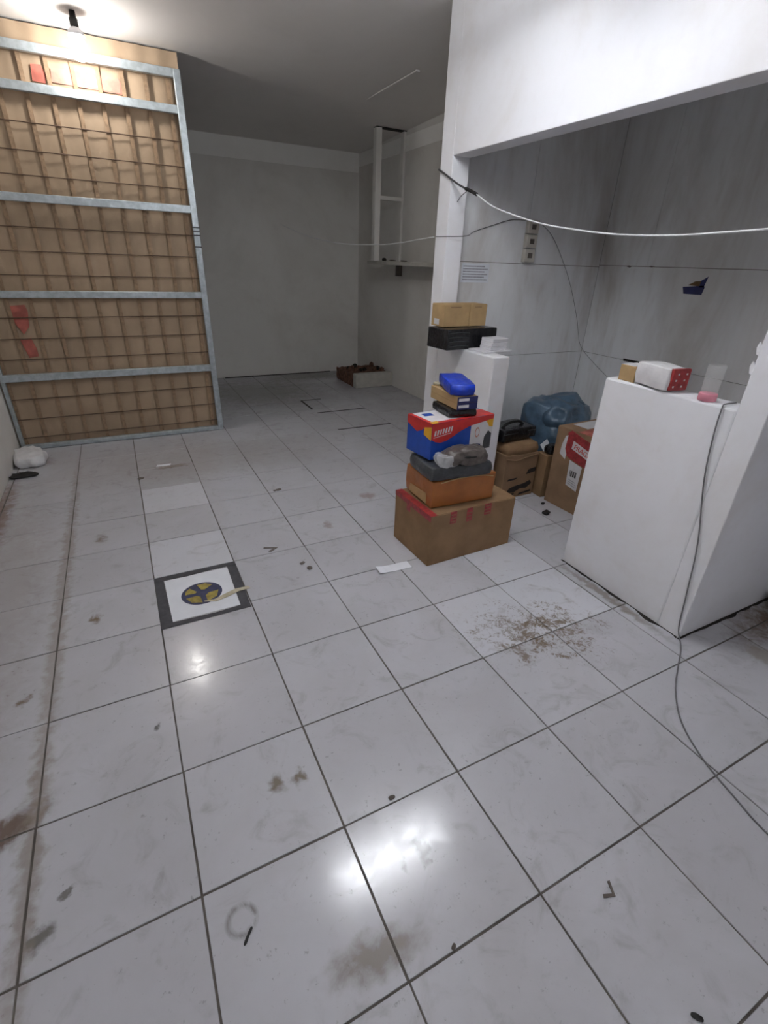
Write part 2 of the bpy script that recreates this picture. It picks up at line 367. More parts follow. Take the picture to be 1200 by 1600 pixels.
# alcove walls: panels separated by dirty joints
al = struct(box('wall_alcove_left', XP2, XA, 3.108, 3.2, -.1, wz(3.1), m_seam))
ab = struct(box('wall_alcove_back', XA+.008, XA+.12, YF, 3.2, -.1, wz(1), m_seam))
def panels_y(rows, xs):
    for (z0, z1), cuts in zip(rows, xs):
        for a, b in zip(cuts, cuts[1:]): box('panel', a+.0015, b-.0015, 3.10, 3.109, z0+.002, z1-.002, m_alc, al)
panels_y([(0, .912), (.912, 1.647), (1.647, wz(3.1)-.06)], [(XP2, 3.05, XA), (XP2, XA), (XP2, 3.155, XA)])
def panels_x(rows, ys):
    for (z0, z1), cuts in zip(rows, ys):
        for a, b in zip(cuts, cuts[1:]): box('panel', XA, XA+.009, a+.0015, b-.0015, z0+.002, z1-.002, m_alc, ab)
panels_x([(0, .912), (.912, 1.66), (1.66, 3.0)], [(.67, 2.6, 3.10), (.67, 3.10), (.67, 2.61, 3.10)])
box('panel', XA, XA+.009, YF, .555, 0, 3.1, m_white, ab)
box('dark_notch', XA-.003, XA+.002, 2.38, 2.61, .905, .925, m_dirt, ab)
prism('dark_smear', [(0, 0), (.03, -.006), (.045, .003), (.02, .010), (-.006, .006)], .002, m_seam, ab, xf=face_frame((XA-.0005, 2.80, 1.655), (0, -1, 0), (0, 0, 1)))
prism('dark_smear', [(0, 0), (.04, -.004), (.07, .002), (.03, .006)], .002, m_seam, ab, xf=face_frame((XA-.0005, 2.60, 1.66), (0, -1, 0), (0, 0, 1)))

# ------------------------------------------------------------------ lamps
def batten(name, label, cx, cy, z, length, axis, lit, mt=None):
    t = thing(name, label, 'ceiling light', (cx, cy, z), 0 if axis == 'x' else PI/2)
    if not lit:
        box('housing', -length/2, length/2, -.018, .018, .066, .076, m_ceil, t, bev=.004)
        for s in (-1, 1): box('end_cap', s*length/2-.006, s*length/2+.006, -.018, .018, .066, .0762, m_ceil, t)
        return t
    box('housing', -length/2, length/2, -.11, .11, .026, .062, m_wbox, t, bev=.006, seg=2)
    for s in (-1, 1):
        bm = bmesh.new(); add_tube(bm, [Vector((s*length*.32, 0, .06)), Vector((s*length*.32, 0, zc(cy)-z+.004))], .005, 8); bm_obj('hanger_rod', bm, m_steel, t)
    for s in (-1, 1): box('end_holder', s*length/2-.018, s*length/2+.018, -.09, .09, -.018, .04, m_wbox, t, bev=.004)
    for yy in (-.07, .07):
        bm = bmesh.new(); add_tube(bm, [Vector((-length/2+.02, yy, 0)), Vector((length/2-.02, yy, 0))], .013, 12)
        bm_obj('lamp_tube', bm, mt or m_tube_on, t, smooth=False)
    return t
batten('tube_light', 'lit white tube light hung from the ceiling above the near floor', 1.30, 1.56, 2.82, 0.98, 'x', True)
batten('tube_light', 'unseen tube light added near the front wall as weak fill', 0.35, -1.05, 2.86, 0.98, 'x', True, m_tube_fill)  # added fill lamp behind the camera, lifts near floor and counter side
batten('tube_light', 'unlit slim tube light on the ceiling of the dark back area', 2.64, 4.72, zc(4.72)-.078, 1.18, 'y', False)
t = thing('light_bulb', 'bare lit bulb hanging from the ceiling in front of the gate', 'light bulb', (0.165, 4.48, 2.80))
lathe('bulb', [(.004, -.015), (.024, -.011), (.038, .004), (.045, .03), (.045, .085), (.041, .115)], m_bulb_on, t)
lathe('collar', [(.0435, .115), (.054, .118), (.046, .140), (.028, .158)], m_wbox, t)
lathe('socket', [(.024, .158), (.026, .162), (.026, .205), (.020, .21), (.018, zc(4.48)-2.80)], m_rubber, t)

# ------------------------------------------------------------------ gate with brown cardboard behind it
gate = thing('metal_gate', 'tall galvanised steel mesh gate standing across the left of the room', 'gate', (0, 4.74, 0))
gx0, gx1 = -.915, .848
for z0, z1 in ((2.845, 2.90), (2.62, 2.675), (1.94, 1.997), (1.265, 1.318), (.605, .665), (.004, .045)):
    box('rail', gx0, gx1-.05, -.022, .018, z0, z1, m_steel, gate, bev=.003)
box('stile', gx1-.052, gx1, -.024, .02, .004, 2.90, m_steel, gate, bev=.003)
box('stile', gx0, gx0+.03, -.02, .018, .004, 2.90, m_steel, gate, bev=.003)
for z in (2.446, 2.273, 2.117, 1.774, 1.604, 1.433, 1.111, .945, .78, .444, .267, .099):
    bm = bmesh.new(); add_tube(bm, [Vector((gx0+.02, .028, z)), Vector((gx1-.045, .028, z))], .0042, 6); bm_obj('mesh_wire', bm, m_rod_h, gate)
k = 0
while .773-k*.163 > gx0+.04:
    x = .773-k*.163-.02; k += 1
    box('mesh_bar', x-.014, x+.014, .034, .040, .02, 2.88, m_rod_v, gate)
for z in (1.83, 1.80, 1.77, 1.68): box('wire_tie', gx1-.055, gx1+.003, -.027, .0, z, z+.010, m_darkg, gate)
sheet = thing('cardboard_sheet', 'tall brown cardboard cover fixed behind the steel gate', 'cardboard', (0, 4.800, 0))
bm = bmesh.new(); nx, nz = 110, 24; gr = []
for i in range(nx+1):
    col = []
    for j in range(nz+1):
        x = -.92+(.85+.92)*i/nx; z = .006+(3.02-.006)*j/nz
        y = .004*math.sin((x-.753)/.163*2*PI)+.004*noise.noise(Vector((x*3, z*2, 1)))
        col.append((bm.verts.new((x, y, z)), bm.verts.new((x, y+.006, z))))
    gr.append(col)
for i in range(nx):
    for j in range(nz):
        a, b, c, d = gr[i][j], gr[i+1][j], gr[i+1][j+1], gr[i][j+1]
        bm.faces.new((a[0], b[0], c[0], d[0])); bm.faces.new((a[1], d[1], c[1], b[1]))
m_sheet = M('cardboard_cover', (170, 148, 124), 0.75, 0.12, 3.0, 0.05, 60, spec=0.25)
bm_obj('sheet', bm, m_sheet, sheet, smooth=True)
m_fade = M('faded_red_print', (196, 138, 122), 0.8, 0.28, 9)
m_fade2 = M('faded_dark_red_print', (176, 98, 84), 0.8, 0.35, 12)
def decal_gate(pts, m, e=0): prism('red_print', pts, .002, m, sheet, xf=face_frame((0, -.008-e, 0), (1, 0, 0), (0, 0, 1)))
decal_gate([(-.17, 2.70), (-.09, 2.695), (-.075, 2.75), (-.10, 2.80), (-.16, 2.795)], m_fade2)
decal_gate([(-.05, 2.71), (.41, 2.70), (.425, 2.76), (.40, 2.795), (.1, 2.80), (-.04, 2.79)], m_fade)
decal_gate([(.18, 2.715), (.40, 2.705), (.41, 2.755), (.20, 2.765)], m_fade, .003)
decal_gate([(-.73, 1.20), (-.60, 1.21), (-.59, 1.16), (-.61, 1.04), (-.66, .98), (-.70, 1.06)], m_fade2)
decal_gate([(-.70, .94), (-.62, .95), (-.60, .86), (-.60, .80), (-.67, .79)], m_fade2)

# ------------------------------------------------------------------ back of the room: plinth, shelf
pl = thing('masonry_plinth', 'low white masonry plinth with crumbled top in the far corner', 'plinth', (3.2, 6.35, 0))
bm = bmesh.new(); add_box(bm, -.285, .30, -.40, -.30, 0, .195, .006, 1); bm_obj('plastered_front', bm, m_shelf, pl)
bm = bmesh.new(); add_box(bm, -.285, .30, -.30, .33, 0, .165)
bmesh.ops.subdivide_edges(bm, edges=bm.edges, cuts=12, use_grid_fill=True)
for v in bm.verts:
    if v.co.z > .1: v.co.z += noise.noise(v.co*18)*.02+noise.noise(v.co*45)*.012
    v.co.x += noise.noise(v.co*20+Vector((5, 1, 1)))*.010
bm_obj('broken_core', bm, m_rubble, pl)
for i in range(16):
    a = random.uniform(.02, .045)
    bm = bmesh.new(); bmesh.ops.create_icosphere(bm, subdivisions=1, radius=a)
    for v in bm.verts: v.co *= random.uniform(.7, 1.2)
    bm_obj('rubble', bm, m_rubble if i % 3 else m_dirt, pl, (random.uniform(-.26, .26), random.uniform(-.28, .3), .17+a*.4))
sh = tag(box('wall_shelf', 3.14, 3.498, 3.5, 6.12, 1.588, 1.630, m_shelf, bev=.003), 'long white shelf board along the far right wall', 'shelf')
box('bracket', 3.42, 3.498, 5.80, 5.84, 1.46, 1.588, m_seam, sh)
fr = thing('upright_shelf', 'narrow white upright shelf frame standing on the long shelf', 'shelf frame', (3.3, 5.85, 1.632))
box('upright', -.20, -.13, -.02, .06, 0, 1.358, m_back, fr)
box('upright', .165, .195, -.01, .06, 0, 1.358, m_back, fr)
box('shelf_board', -.13, .165, -.02, .06, .66, .70, m_back, fr)
box('top_dark_line', -.20, .195, -.02, .06, 1.358, 1.366, m_dirt, fr)  # thin dark line between the frame and the ceiling
soft('bits', .05, .04, .035, m_dirt, None, (3.2, 5.74, 1.6305), n=4, e=.7, amp=.01, freq=30)
tag(bpy.data.objects['bits'], 'small dark lump on the shelf below the upright', 'debris'); bpy.data.objects['bits'].name = 'dark_lump'
for i, (x, y) in enumerate(((3.22, 5.55), (3.24, 5.3))):
    o = soft('shelf_scrap', .06, .08, .015, m_seam, None, (x, y, 1.6305), n=4, e=.5, amp=.006, freq=30, seed=i+1)
    tag(o, ('thin grey scrap on the shelf nearest the dark lump', 'thin grey scrap on the shelf nearest the pillar')[i], 'debris')

# ------------------------------------------------------------------ the big stack beside the doorway
# 1 large carton with red tape
W, D, H = .64, .405, .335
t = carton('cardboard_box', 'large brown cardboard box with red tape, bottom of the tall stack', 'box', W, D, H, (1.772, 1.835, 0), .03, m_card)
top_flaps(t, W, D, H, m_card)
prism('red_tape', [(-D/2, 0), (D/2, 0), (D/2, .035), (-D/2, .028)], .0015, m_red, t, xf=face_frame((-W/2-.0005, 0, H+.0025), (0, -1, 0), (0, 0, -1)) )
box('red_tape', -W/2-.001, -W/2+.045, -D/2, D/2, H+.003, H+.0045, m_red, t)
for s_, wd, dz in ((.17, .045, .075), (.36, .04, .085), (.57, .05, .07)):
    x = -W/2+W*s_+.03
    box('red_tape', x, x+wd, -D/2-.0016, -D/2, H-dz, H+.003, m_red, t)
    for kk in range(3): box('tape_print', x+.006, x+wd-.006, -D/2-.0021, -D/2-.0015, H-dz+.010+kk*.022, H-dz+.016+kk*.022, m_card, t)
box('red_tape', -W/2-.0016, -W/2, .02, .06, H-.07, H, m_red, t)
for x0, z0 in ((-.10, .02), (.0, .018)): box('dark_mark', x0+.02, x0+.05, -D/2-.001, -D/2, z0, z0+.02, m_card_dk, t)
# 2 orange tape-wrapped carton
W, D, H2 = .44, .33, .170
t = thing('taped_parcel', 'brown carton wrapped in shiny orange tape on the large red-taped box', 'parcel', (1.735, 1.862, H+.006), -.03)
bm = bmesh.new(); add_box(bm, -W/2, W/2, -D/2, D/2, 0, H2, .008, 2); bmesh.ops.subdivide_edges(bm, edges=bm.edges, cuts=2, use_grid_fill=True)
for v in bm.verts: v.co += Vector((noise.noise(v.co*9), noise.noise(v.co*9+Vector((3, 0, 0))), 0 if v.co.z < .02 else noise.noise(v.co*9+Vector((0, 5, 0)))))*.007
bm_obj('wrapping', bm, m_tape, t)
prism('bare_card', [(.06, .01), (.27, .012), (.26, .075), (.07, .062)], .004, m_card_tan, t, xf=face_frame((-W/2-.004, D/2, 0), (0, -1, 0), (0, 0, 1)))
tube('tape_edge', [(-W/2+.05, -D/2-.002, H2-.012), (-.05, -D/2-.004, H2+.002), (.1, -D/2-.004, H2+.0), (W/2-.02, -D/2-.002, H2-.02)], .004, m_card_tan, t)
z2 = H+.006+H2
# 3 dark parcel and grey bag on it
t = thing('black_parcel', 'flat dark grey plastic parcel lying on the orange taped carton', 'parcel', (1.70, 1.83, z2+.006), -.08)
soft('wrapping', .42, .30, .082, m_darkg, t, n=16, e=.22, amp=.010, freq=9, seed=3)
z3 = z2+.006+.080
t = thing('plastic_bag', 'crumpled grey plastic bag with shiny clear film in front of the blue printed box', 'bag', (1.685, 1.715, z3+.010), -.05)
soft('bag', .24, .125, .085, m_greyp, t, (.03, 0, 0), n=18, e=.55, amp=.030, freq=11, seed=8, fold=.35)
soft('opening', .085, .016, .014, m_rubber, t, (.035, -.066, .046), (.2, 0, -.05), n=6, e=.8, flat=False)
soft('clear_film', .13, .10, .062, m_film, t, (-.085, -.005, 0), n=12, e=.5, amp=.022, freq=16, seed=2, fold=.4)
# 4 blue printed appliance box
W, D, HB = .475, .235, .215
bz = z3+.014
t = thing('appliance_box', 'blue and red printed box with white panel in the tall stack', 'box', (1.752, 1.935, bz), .105)
box('body', -W/2, W/2, -D/2, D/2, 0, HB, m_blue, t, bev=.003)
Ff = lambda e: face_frame((-W/2, -D/2-e, HB), (1, 0, 0), (0, 0, 1))     # front face: x across, y = -depth from the top edge
Fl = lambda e: face_frame((-W/2-e, D/2, HB), (0, -1, 0), (0, 0, 1))
Ft = lambda e: face_frame((-W/2, -D/2, HB+e), (1, 0, 0), (0, 1, 0))
def P(frame, pts, m, e, name='print'): return prism(name, pts, .0006, m, t, xf=frame(e))
w_, h_ = W, HB
P(Ff, [(w_*.625, -h_), (w_, -h_), (w_, 0), (w_*.625, 0)], m_whitep, .0004, 'white_panel')
P(Ff, [(w_*.86, -h_*.98), (w_*.99, -h_*.98), (w_*.99, -h_*.55), (w_*.93, -h_*.45), (w_*.87, -h_*.62)], m_darkg, .0010, 'product_picture')
P(Ff, [(w_*.63, -h_*.98), (w_*.82, -h_*.98), (w_*.82, -h_*.82), (w_*.74, -h_*.78), (w_*.66, -h_*.86)], m_navy, .0010, 'product_picture')
ring = [(w_*.74+.018*math.cos(a), -h_*.45+.032*math.sin(a)) for a in [2*PI*i/20 for i in range(20)]]
P(Ff, ring, m_fade, .0010, 'round_mark')
P(Ff, [(x*.7+w_*.74*.3, y*.7-h_*.45*.3) for x, y in ring], m_whitep, .0016, 'round_mark_centre')
P(Ff, [(w_*.87, -h_*.14), (w_, -h_*.10), (w_, -h_*.36), (w_*.94, -h_*.34)], m_yellow, .0010, 'yellow_corner')
band = [(0, 0), (0, -h_*.42), (w_*.06, -h_*.50), (w_*.14, -h_*.545), (w_*.24, -h_*.52), (w_*.34, -h_*.43), (w_*.45, -h_*.32), (w_*.6, -h_*.22), (w_*.8, -h_*.17), (w_, -h_*.12), (w_, 0)]
P(Ff, band[::-1], m_redp, .0014, 'red_band')
for i in range(7):   # white slanted lettering, too blurred to read
    x = w_*(.035+.042*i); y = -h_*(.335-.010*i)
    P(Ff, [(x, y), (x+.011, y), (x+.017, y+.030), (x+.006, y+.030)], m_whitep, .0020, 'lettering')
P(Ff, [(w_*.03, -h_*.375), (w_*.30, -h_*.31), (w_*.30, -h_*.325), (w_*.03, -h_*.39)], m_whitep, .0020, 'lettering')
d_ = D
P(Fl, [(0, 0), (0, -h_*.20), (d_*.2, -h_*.28), (d_*.42, -h_*.36), (d_*.62, -h_*.26), (d_*.72, -h_*.18), (d_, -h_*.12), (d_, 0)][::-1], m_redp, .0010, 'red_band')
P(Fl, [(d_*.70, -h_*.36), (d_, -h_*.45), (d_, -h_*.08), (d_*.72, -h_*.16)], m_yellow, .0014, 'yellow_corner')
P(Ft, [(w_*.03, d_*.10), (w_*.97, d_*.10), (w_*.97, d_*.97), (w_*.03, d_*.97)], m_whitep, .0004, 'white_lid')
P(Ft, [(0, 0), (w_, 0), (w_, d_*.13), (0, d_*.13)], m_redp, .0010, 'red_band')
P(Ft, [(0, 0), (w_*.05, 0), (w_*.05, d_), (0, d_)], m_redp, .0012, 'red_band')
P(Ft, [(w_*.72, d_*.05), (w_, d_*.05), (w_, d_*.5), (w_*.74, d_*.45)], m_redp, .0012, 'red_band')
P(Ft, [(w_*.0, d_*.0), (w_*.10, d_*.0), (w_*.13, d_*.16), (w_*.02, d_*.16)], m_yellow, .0018, 'yellow_corner')
P(Ft, [(w_*.12, d_*.62), (w_*.26, d_*.58), (w_*.27, d_*.8), (w_*.14, d_*.82)], m_blue, .0014, 'blue_mark')
P(Ft, [(w_*.66, d_*.6), (w_*.9, d_*.6), (w_*.9, d_*.95), (w_*.66, d_*.95)], m_blue, .0016, 'blue_mark')
bt = bz+HB
# 5 black flat parcel, two tan boxes with navy ends, blue parcel
t = thing('black_parcel', 'thin black plastic parcel lying on the blue printed box', 'parcel', (1.785, 1.962, bt+.004), -.10)
soft('wrapping', .185, .235, .044, m_blackp, t, n=14, e=.18, amp=.007, freq=14, seed=5)
z5 = bt+.004+.044
labels = ['tan box with navy end and white label, lower of the pair under the blue parcel', 'tan box with navy end and white label, upper of the pair under the blue parcel']
for i in range(2):
    t = thing('small_box', labels[i], 'box', (1.795, 1.995, z5+.002+i*.038), -.06, 'navy-ended tan boxes')
    box('body', -.068, .068, -.16, .16, 0, .0375, m_card_tan, t, bev=.002)
    box('end_print', -.068, .068, -.1612, -.158, 0.0005, .037, m_navy, t)
    box('white_label', -.060, .010, -.1622, -.1612, .012, .028, m_whitep, t)
z6 = z5+.002+.076
t = thing('blue_parcel', 'shiny blue plastic parcel on top of the tall stack', 'parcel', (1.812, 2.0, z6+.004), -.36)
soft('wrapping', .150, .335, .062, m_bluep, t, rot=(-.0, 0, 0), n=16, e=.28, amp=.010, freq=13, seed=11, fold=.2)
o = soft('paper_scrap', .036, .040, .016, m_beige, None, (1.770, 2.145, z6+.001), (0, 0, .2), n=6, e=.5, amp=.008, freq=30, seed=4)
tag(o, 'small pale scrap on the tan box behind the blue parcel', 'scrap')

# ------------------------------------------------------------------ on the low stub wall
zs = 1.076
t = thing('black_parcel', 'black plastic-wrapped carton on top of the low white wall', 'parcel', (2.335, 2.715, zs), .10)
W, D, HK = .47, .23, .140
bm = bmesh.new(); add_box(bm, -W/2, W/2, -D/2, D/2, 0, HK, .006, 2); bmesh.ops.subdivide_edges(bm, edges=bm.edges, cuts=3, use_grid_fill=True)
for v in bm.verts:
    n3 = Vector((noise.noise(v.co*12), noise.noise(v.co*12+Vector((3, 0, 0))), 0))*.006
    v.co += n3
bm_obj('wrapping', bm, m_blackp, t, smooth=False)
for i in range(4): tube('film_crease', [(-W/2+.01, -D/2-.004, .025+i*.03), (-W/2+.10, -D/2-.006, .03+i*.03), (-W/2+.2, -D/2-.003, .022+i*.03)], .0025, m_darkg, t, sm=5, sides=5)
zk = zs+HK+.004
for i, (cx, cy, wd, lab) in enumerate(((2.255, 2.775, .232, 'tan carton on the black wrapped carton, the wider one at the left'), (2.452, 2.782, .155, 'tan carton on the black wrapped carton, the narrower one at the right'))):
    t = carton('cardboard_box', lab, 'box', wd, .15, .148, (cx, cy, zk), .06, m_card_tan, 'tan cartons on the black carton', bev=.003)
    top_flaps(t, wd, .15, .148, m_card_tan)
    box('printed_line', -wd*.25, wd*.15, -.0762, -.0748, .128, .134, m_card_dk, t)
    if i == 0: box('white_label', -wd/2-.001, -wd/2, -.02, .04, .012, .05, m_whitep, t)
tag(box('board', 2.30, 2.56, 2.40, 2.575, zs, zs+.012, m_wbox, bev=.002), 'thin white board on the low wall beneath the white boxes', 'board')
wl = ['bottom white flat box of the small pile on the low wall', 'middle white flat box of the small pile on the low wall', 'top white flat box of the small pile on the low wall']
for i in range(3):
    t = thing('white_box', wl[i], 'box', (2.455+.004*i, 2.49, zs+.0125+i*.0262), .05+.03*i, 'white flat boxes on the low wall')
    box('body', -.075, .075, -.06, .06, 0, .0255, m_wbox, t, bev=.0025)
    box('lid_edge', -.0755, .0755, -.0605, .0605, .0165, .0175, m_greyink, t)

# ------------------------------------------------------------------ alcove floor: cartons, bags
t = thing('printed_carton', 'brown carton with black print behind the low wall', 'box', (2.635, 2.35, 0), -.02)
bm = bmesh.new(); add_box(bm, -.16, .155, -.165, .165, 0, .36, .005, 2); bm_obj('body', bm, m_card_dk, t)
soft('bulging_top', .31, .33, .085, m_card, t, (0, 0, .352), n=12, e=.3, amp=.012, freq=9, seed=6)
for pts in ([(.03, .05), (.10, .045), (.16, .07), (.22, .066), (.27, .10), (.25, .13), (.19, .11), (.10, .10), (.05, .085)], [(.02, .15), (.10, .155), (.12, .17), (.03, .165)], [(.20, .185), (.29, .20), (.29, .235), (.22, .225)], [(.01, .012), (.10, .02), (.11, .04), (.03, .035)], [(.15, .015), (.28, .03), (.27, .045), (.16, .032)]):
    prism('black_print', pts, .0012, m_print, t, xf=face_frame((-.16+.02, -.1655, 0), (1, 0, 0), (0, 0, 1)))
tube('lid_edge', [(-.155, -.168, .335), (-.06, -.172, .318), (.03, -.172, .332), (.15, -.168, .345)], .005, m_card_dk, t)
t = thing('black_case', 'black plastic case on the carton with black print', 'case', (2.625, 2.37, .452), .10)
soft('body', .36, .22, .085, m_blackp, t, n=12, e=.14, amp=.008, freq=9, seed=9)
tube('handle', [(-.12, -.03, .08), (-.06, -.03, .112), (.06, -.02, .112), (.12, -.02, .08)], .010, m_rubber, t)
box('rim', -.175, .175, -.112, .105, .052, .060, m_darkg, t, bev=.003)
t = carton('cardboard_box', 'narrow brown carton wedged beside the carton with black print', 'box', .20, .115, .345, (2.905, 2.155, 0), -.05, m_card)
top_flaps(t, .20, .115, .345, m_card)
o = soft('black_lump', .085, .075, .075, m_blackp, None, (2.86, 2.14, .350), n=8, e=.8, amp=.012, freq=20, seed=2)
tag(o, 'round black bundle on the narrow carton in the alcove', 'bundle')
o = prism('paper_scrap', [(-.05, -.03), (.05, -.035), (.06, .035), (-.045, .03)], .002, m_paper, None, (2.872, 2.215, .385), (.9, -.2, .3))
tag(o, 'white paper scrap leaning behind the round black bundle', 'paper')
W, D, HG = .52, .56, .602
t = carton('cardboard_box', 'tall brown carton with red fragile tape behind the white counter', 'box', W, D, HG, (3.075, 1.79, 0), .045, m_card_dk)
top_flaps(t, W, D, HG, m_card_dk)
Fx = lambda e: face_frame((-W/2-e, D/2, 0), (0, -1, 0), (0, 0, 1))      # x runs towards the camera, y = height
def P2(pts, m, e, name): return prism(name, pts, .0008, m, t, xf=Fx(e))
P2([(.10, .42), (.15, .40), (.36, .36), (.36, .55), (.25, .57), (.13, .602), (.10, .58)], m_red, .0006, 'red_tape')
P2([(.06, .41), (.115, .38), (.12, .42), (.10, .46), (.105, .56), (.085, .55), (.065, .48)], m_whitep, .0008, 'torn_tape_edge')
P2([(.155, .475), (.36, .42), (.36, .48), (.16, .535)], m_whitep, .0016, 'fragile_label')
P2([(.17, .20), (.27, .18), (.275, .37), (.16, .39)], m_whitep, .0010, 'shipping_label')
for i in range(7): P2([(.185+i*.009, .275), (.189+i*.009+.003*(i % 2), .274), (.188+i*.009+.003*(i % 2), .318), (.184+i*.009, .319)], m_print, .0020, 'barcode_bar')
for i in range(3): P2([(.18, .215+i*.016), (.25, .205+i*.016), (.25, .210+i*.016), (.18, .221+i*.016)], m_greyink, .0020, 'label_line')
box('red_tape', -W/2, W/2, -D/2+.14, -D/2+.38, HG+.003, HG+.0042, m_fade2, t)
box('white_label', -W/2+.12, W/2-.08, D/2-.16, D/2-.03, HG+.003, HG+.0045, m_whitep, t)
# "FRÁGIL" lettering on the tape label
tc = bpy.data.curves.new('lettering', 'FONT'); tc.body = 'FRÁGIL'; tc.size = .050; tc.extrude = .0004
tmp = bpy.data.objects.new('tmp_text', tc); COL.objects.link(tmp); bpy.context.view_layer.update()
me = bpy.data.meshes.new_from_object(tmp.evaluated_get(bpy.context.evaluated_depsgraph_get())); bpy.data.objects.remove(tmp)
me.transform(Fx(.0028) @ Matrix.Translation((.170, .482, 0)) @ Matrix.Rotation(-.25, 4, 'Z'))
me.materials.clear(); link('lettering', me, m_redp, t)
t = thing('garbage_bag', 'large blue grey plastic bag slumped on the alcove floor', 'bag', (3.34, 2.60, 0), .3)
soft('bag', .50, .48, .62, m_bagb, t, n=30, e=.62, amp=.075, freq=4.2, seed=13, fold=.35)
soft('film_fold', .34, .30, .20, m_bagb, t, (-.08, -.06, .42), n=16, e=.6, amp=.05, freq=7, seed=17, fold=.5)

# ------------------------------------------------------------------ on the white counter
zt = 1.131
t = carton('small_box', 'small tan box at the left end of the white counter', 'box', .115, .095, .075, (2.355, 1.232, zt), -.05, m_card_tan, bev=.003)
box('white_top', -.05, .05, -.03, .045, .0745, .077, m_whitep, t)
t = thing('white_package', 'white plastic-wrapped package with red end on the counter', 'package', (2.335, 1.078, zt), -.12)
soft('wrapping', .125, .20, .108, m_whitebag, t, n=16, e=.24, amp=.012, freq=11, seed=21)
bm = bmesh.new(); add_box(bm, -.052, .056, -.012, .012, .006, .105, .006, 2); bm_obj('red_end', bm, m_red, t, (.004, -.094, 0))
for i in range(6): box('red_end_print', -.036+(i % 2)*.05+.008*(i//2), -.028+(i % 2)*.05+.008*(i//2), -.1085, -.1055, .022+.028*(i//2), .030+.028*(i//2), m_whitep, t)
t = thing('plastic_cup', 'clear plastic jar standing on its pink lid on the counter', 'jar', (2.312, .823, zt))
lathe('lid', [(.034, 0), (.037, .003), (.037, .030), (.034, .033)], m_pink, t)
bm = bmesh.new(); seg = 28; rings = []
for r, z in ((.032, .033), (.034, .05), (.037, .145), (.036, .152), (.034, .152), (.035, .145), (.032, .05), (.030, .034)):
    rings.append([bm.verts.new((r*math.cos(2*PI*k/seg), r*math.sin(2*PI*k/seg), z)) for k in range(seg)])
for a, b in zip(rings, rings[1:]):
    for k in range(seg): bm.faces.new((a[k], a[(k+1) % seg], b[(k+1) % seg], b[k]))
bm_obj('clear_body', bm, m_clear, t, smooth=True)

# ------------------------------------------------------------------ wall things
t = thing('wall_socket', 'column of three surface-mounted sockets on the alcove wall', 'socket', (3.18, 3.099, 1.66))
for i in range(3):
    b = box('socket_box', -.055, .055, -.04, 0, i*.102, i*.102+.096, m_socket, t, bev=.004)
    box('socket_hole', -.022, .022, -.042, -.0395, i*.102+.03, i*.102+.066, m_seam, b)
t = thing('notice_sheet', 'paper notice with faint grey lines on the alcove wall by the pillar', 'notice', (2.675, 3.0985, 1.50))
box('paper', -.135, .135, -.001, 0, 0, .135, m_paper, t)
for i in range(6): box('text_line', -.12, .12-.03*(i % 2), -.0016, -.001, .016+i*.019, .025+i*.019, m_greyink, t)
t = thing('torn_sticker', 'torn navy sticker with gold patch on the alcove back wall', 'sticker', (XA-.0005, 2.15, 1.54))
fx = face_frame((0, 0, 0), (0, -1, 0), (0, 0, 1))
prism('navy_band', [(-.095, -.012), (-.075, -.060), (.070, -.060), (.078, -.010), (.070, .004)], .002, m_navy, t, xf=fx)
prism('navy_band', [(.035, -.01), (.070, -.01), (.084, .066), (.040, .038)], .002, m_navy, t, xf=fx)
prism('gold_patch', [(-.06, .0), (.034, -.002), (.038, .034), (-.005, .030)], .0022, m_gold, t, xf=fx)

# ------------------------------------------------------------------ cables
tag(tube('hanging_cable', [(2.33, 2.73, 2.050), (2.345, 2.547, 1.966), (2.35, 2.347, 1.910), (2.35, 2.108, 1.857), (2.35, 1.898, 1.824), (2.35, 1.544, 1.785), (2.35, 1.227, 1.773), (2.35, 1.0, 1.779), (2.35, .831, 1.786), (2.35, .672, 1.797)], .0046, m_cordw),
    'white cord sagging across the opening above the counter', 'cord')
t = tag(tube('dark_cable', [(2.272, 3.105, 2.213), (2.272, 3.02, 2.178), (2.274, 2.93, 2.138), (2.29, 2.84, 2.095), (2.33, 2.73, 2.050)], .0062, m_cordd), 'dark cable running over the pillar edge to the white cord', 'cable')
tube('splice', [(2.30, 2.80, 2.078), (2.32, 2.755, 2.060), (2.335, 2.71, 2.040)], .0105, m_rubber, t)
tube('loose_end', [(2.31, 2.78, 2.068), (2.29, 2.83, 2.035), (2.285, 2.86, 2.005)], .003, m_cordg, t)
tag(tube('grey_wire', [(3.13, 3.092, 1.955), (2.969, 3.092, 1.950), (2.788, 3.09, 1.903), (2.613, 3.085, 1.851), (2.44, 2.93, 1.812), (2.274, 2.942, 1.800), (2.272, 3.09, 1.802)], .0028, m_cordg),
    'thin grey wire from the sockets round the pillar', 'wire')
tag(tube('thin_wire', [(2.272, 3.11, 1.800), (2.30, 4.0, 1.76), (2.31, 5.2, 1.79), (2.312, 6.3, 1.90), (2.314, 7.19, 2.037)], .0028, m_cordw), 'thin pale wire hanging across the dark back area', 'wire')
tag(tube('thin_wire', [(3.25, 3.093, 1.955), (3.414, 3.093, 1.864), (3.597, 3.093, 1.67), (3.746, 3.093, 1.47), (3.90, 3.093, 1.20), (4.00, 3.09, .98), (4.042, 2.95, .85), (4.043, 2.721, .733)], .0018, m_cordg), 'thin dark wire falling from the sockets into the alcove corner', 'wire')
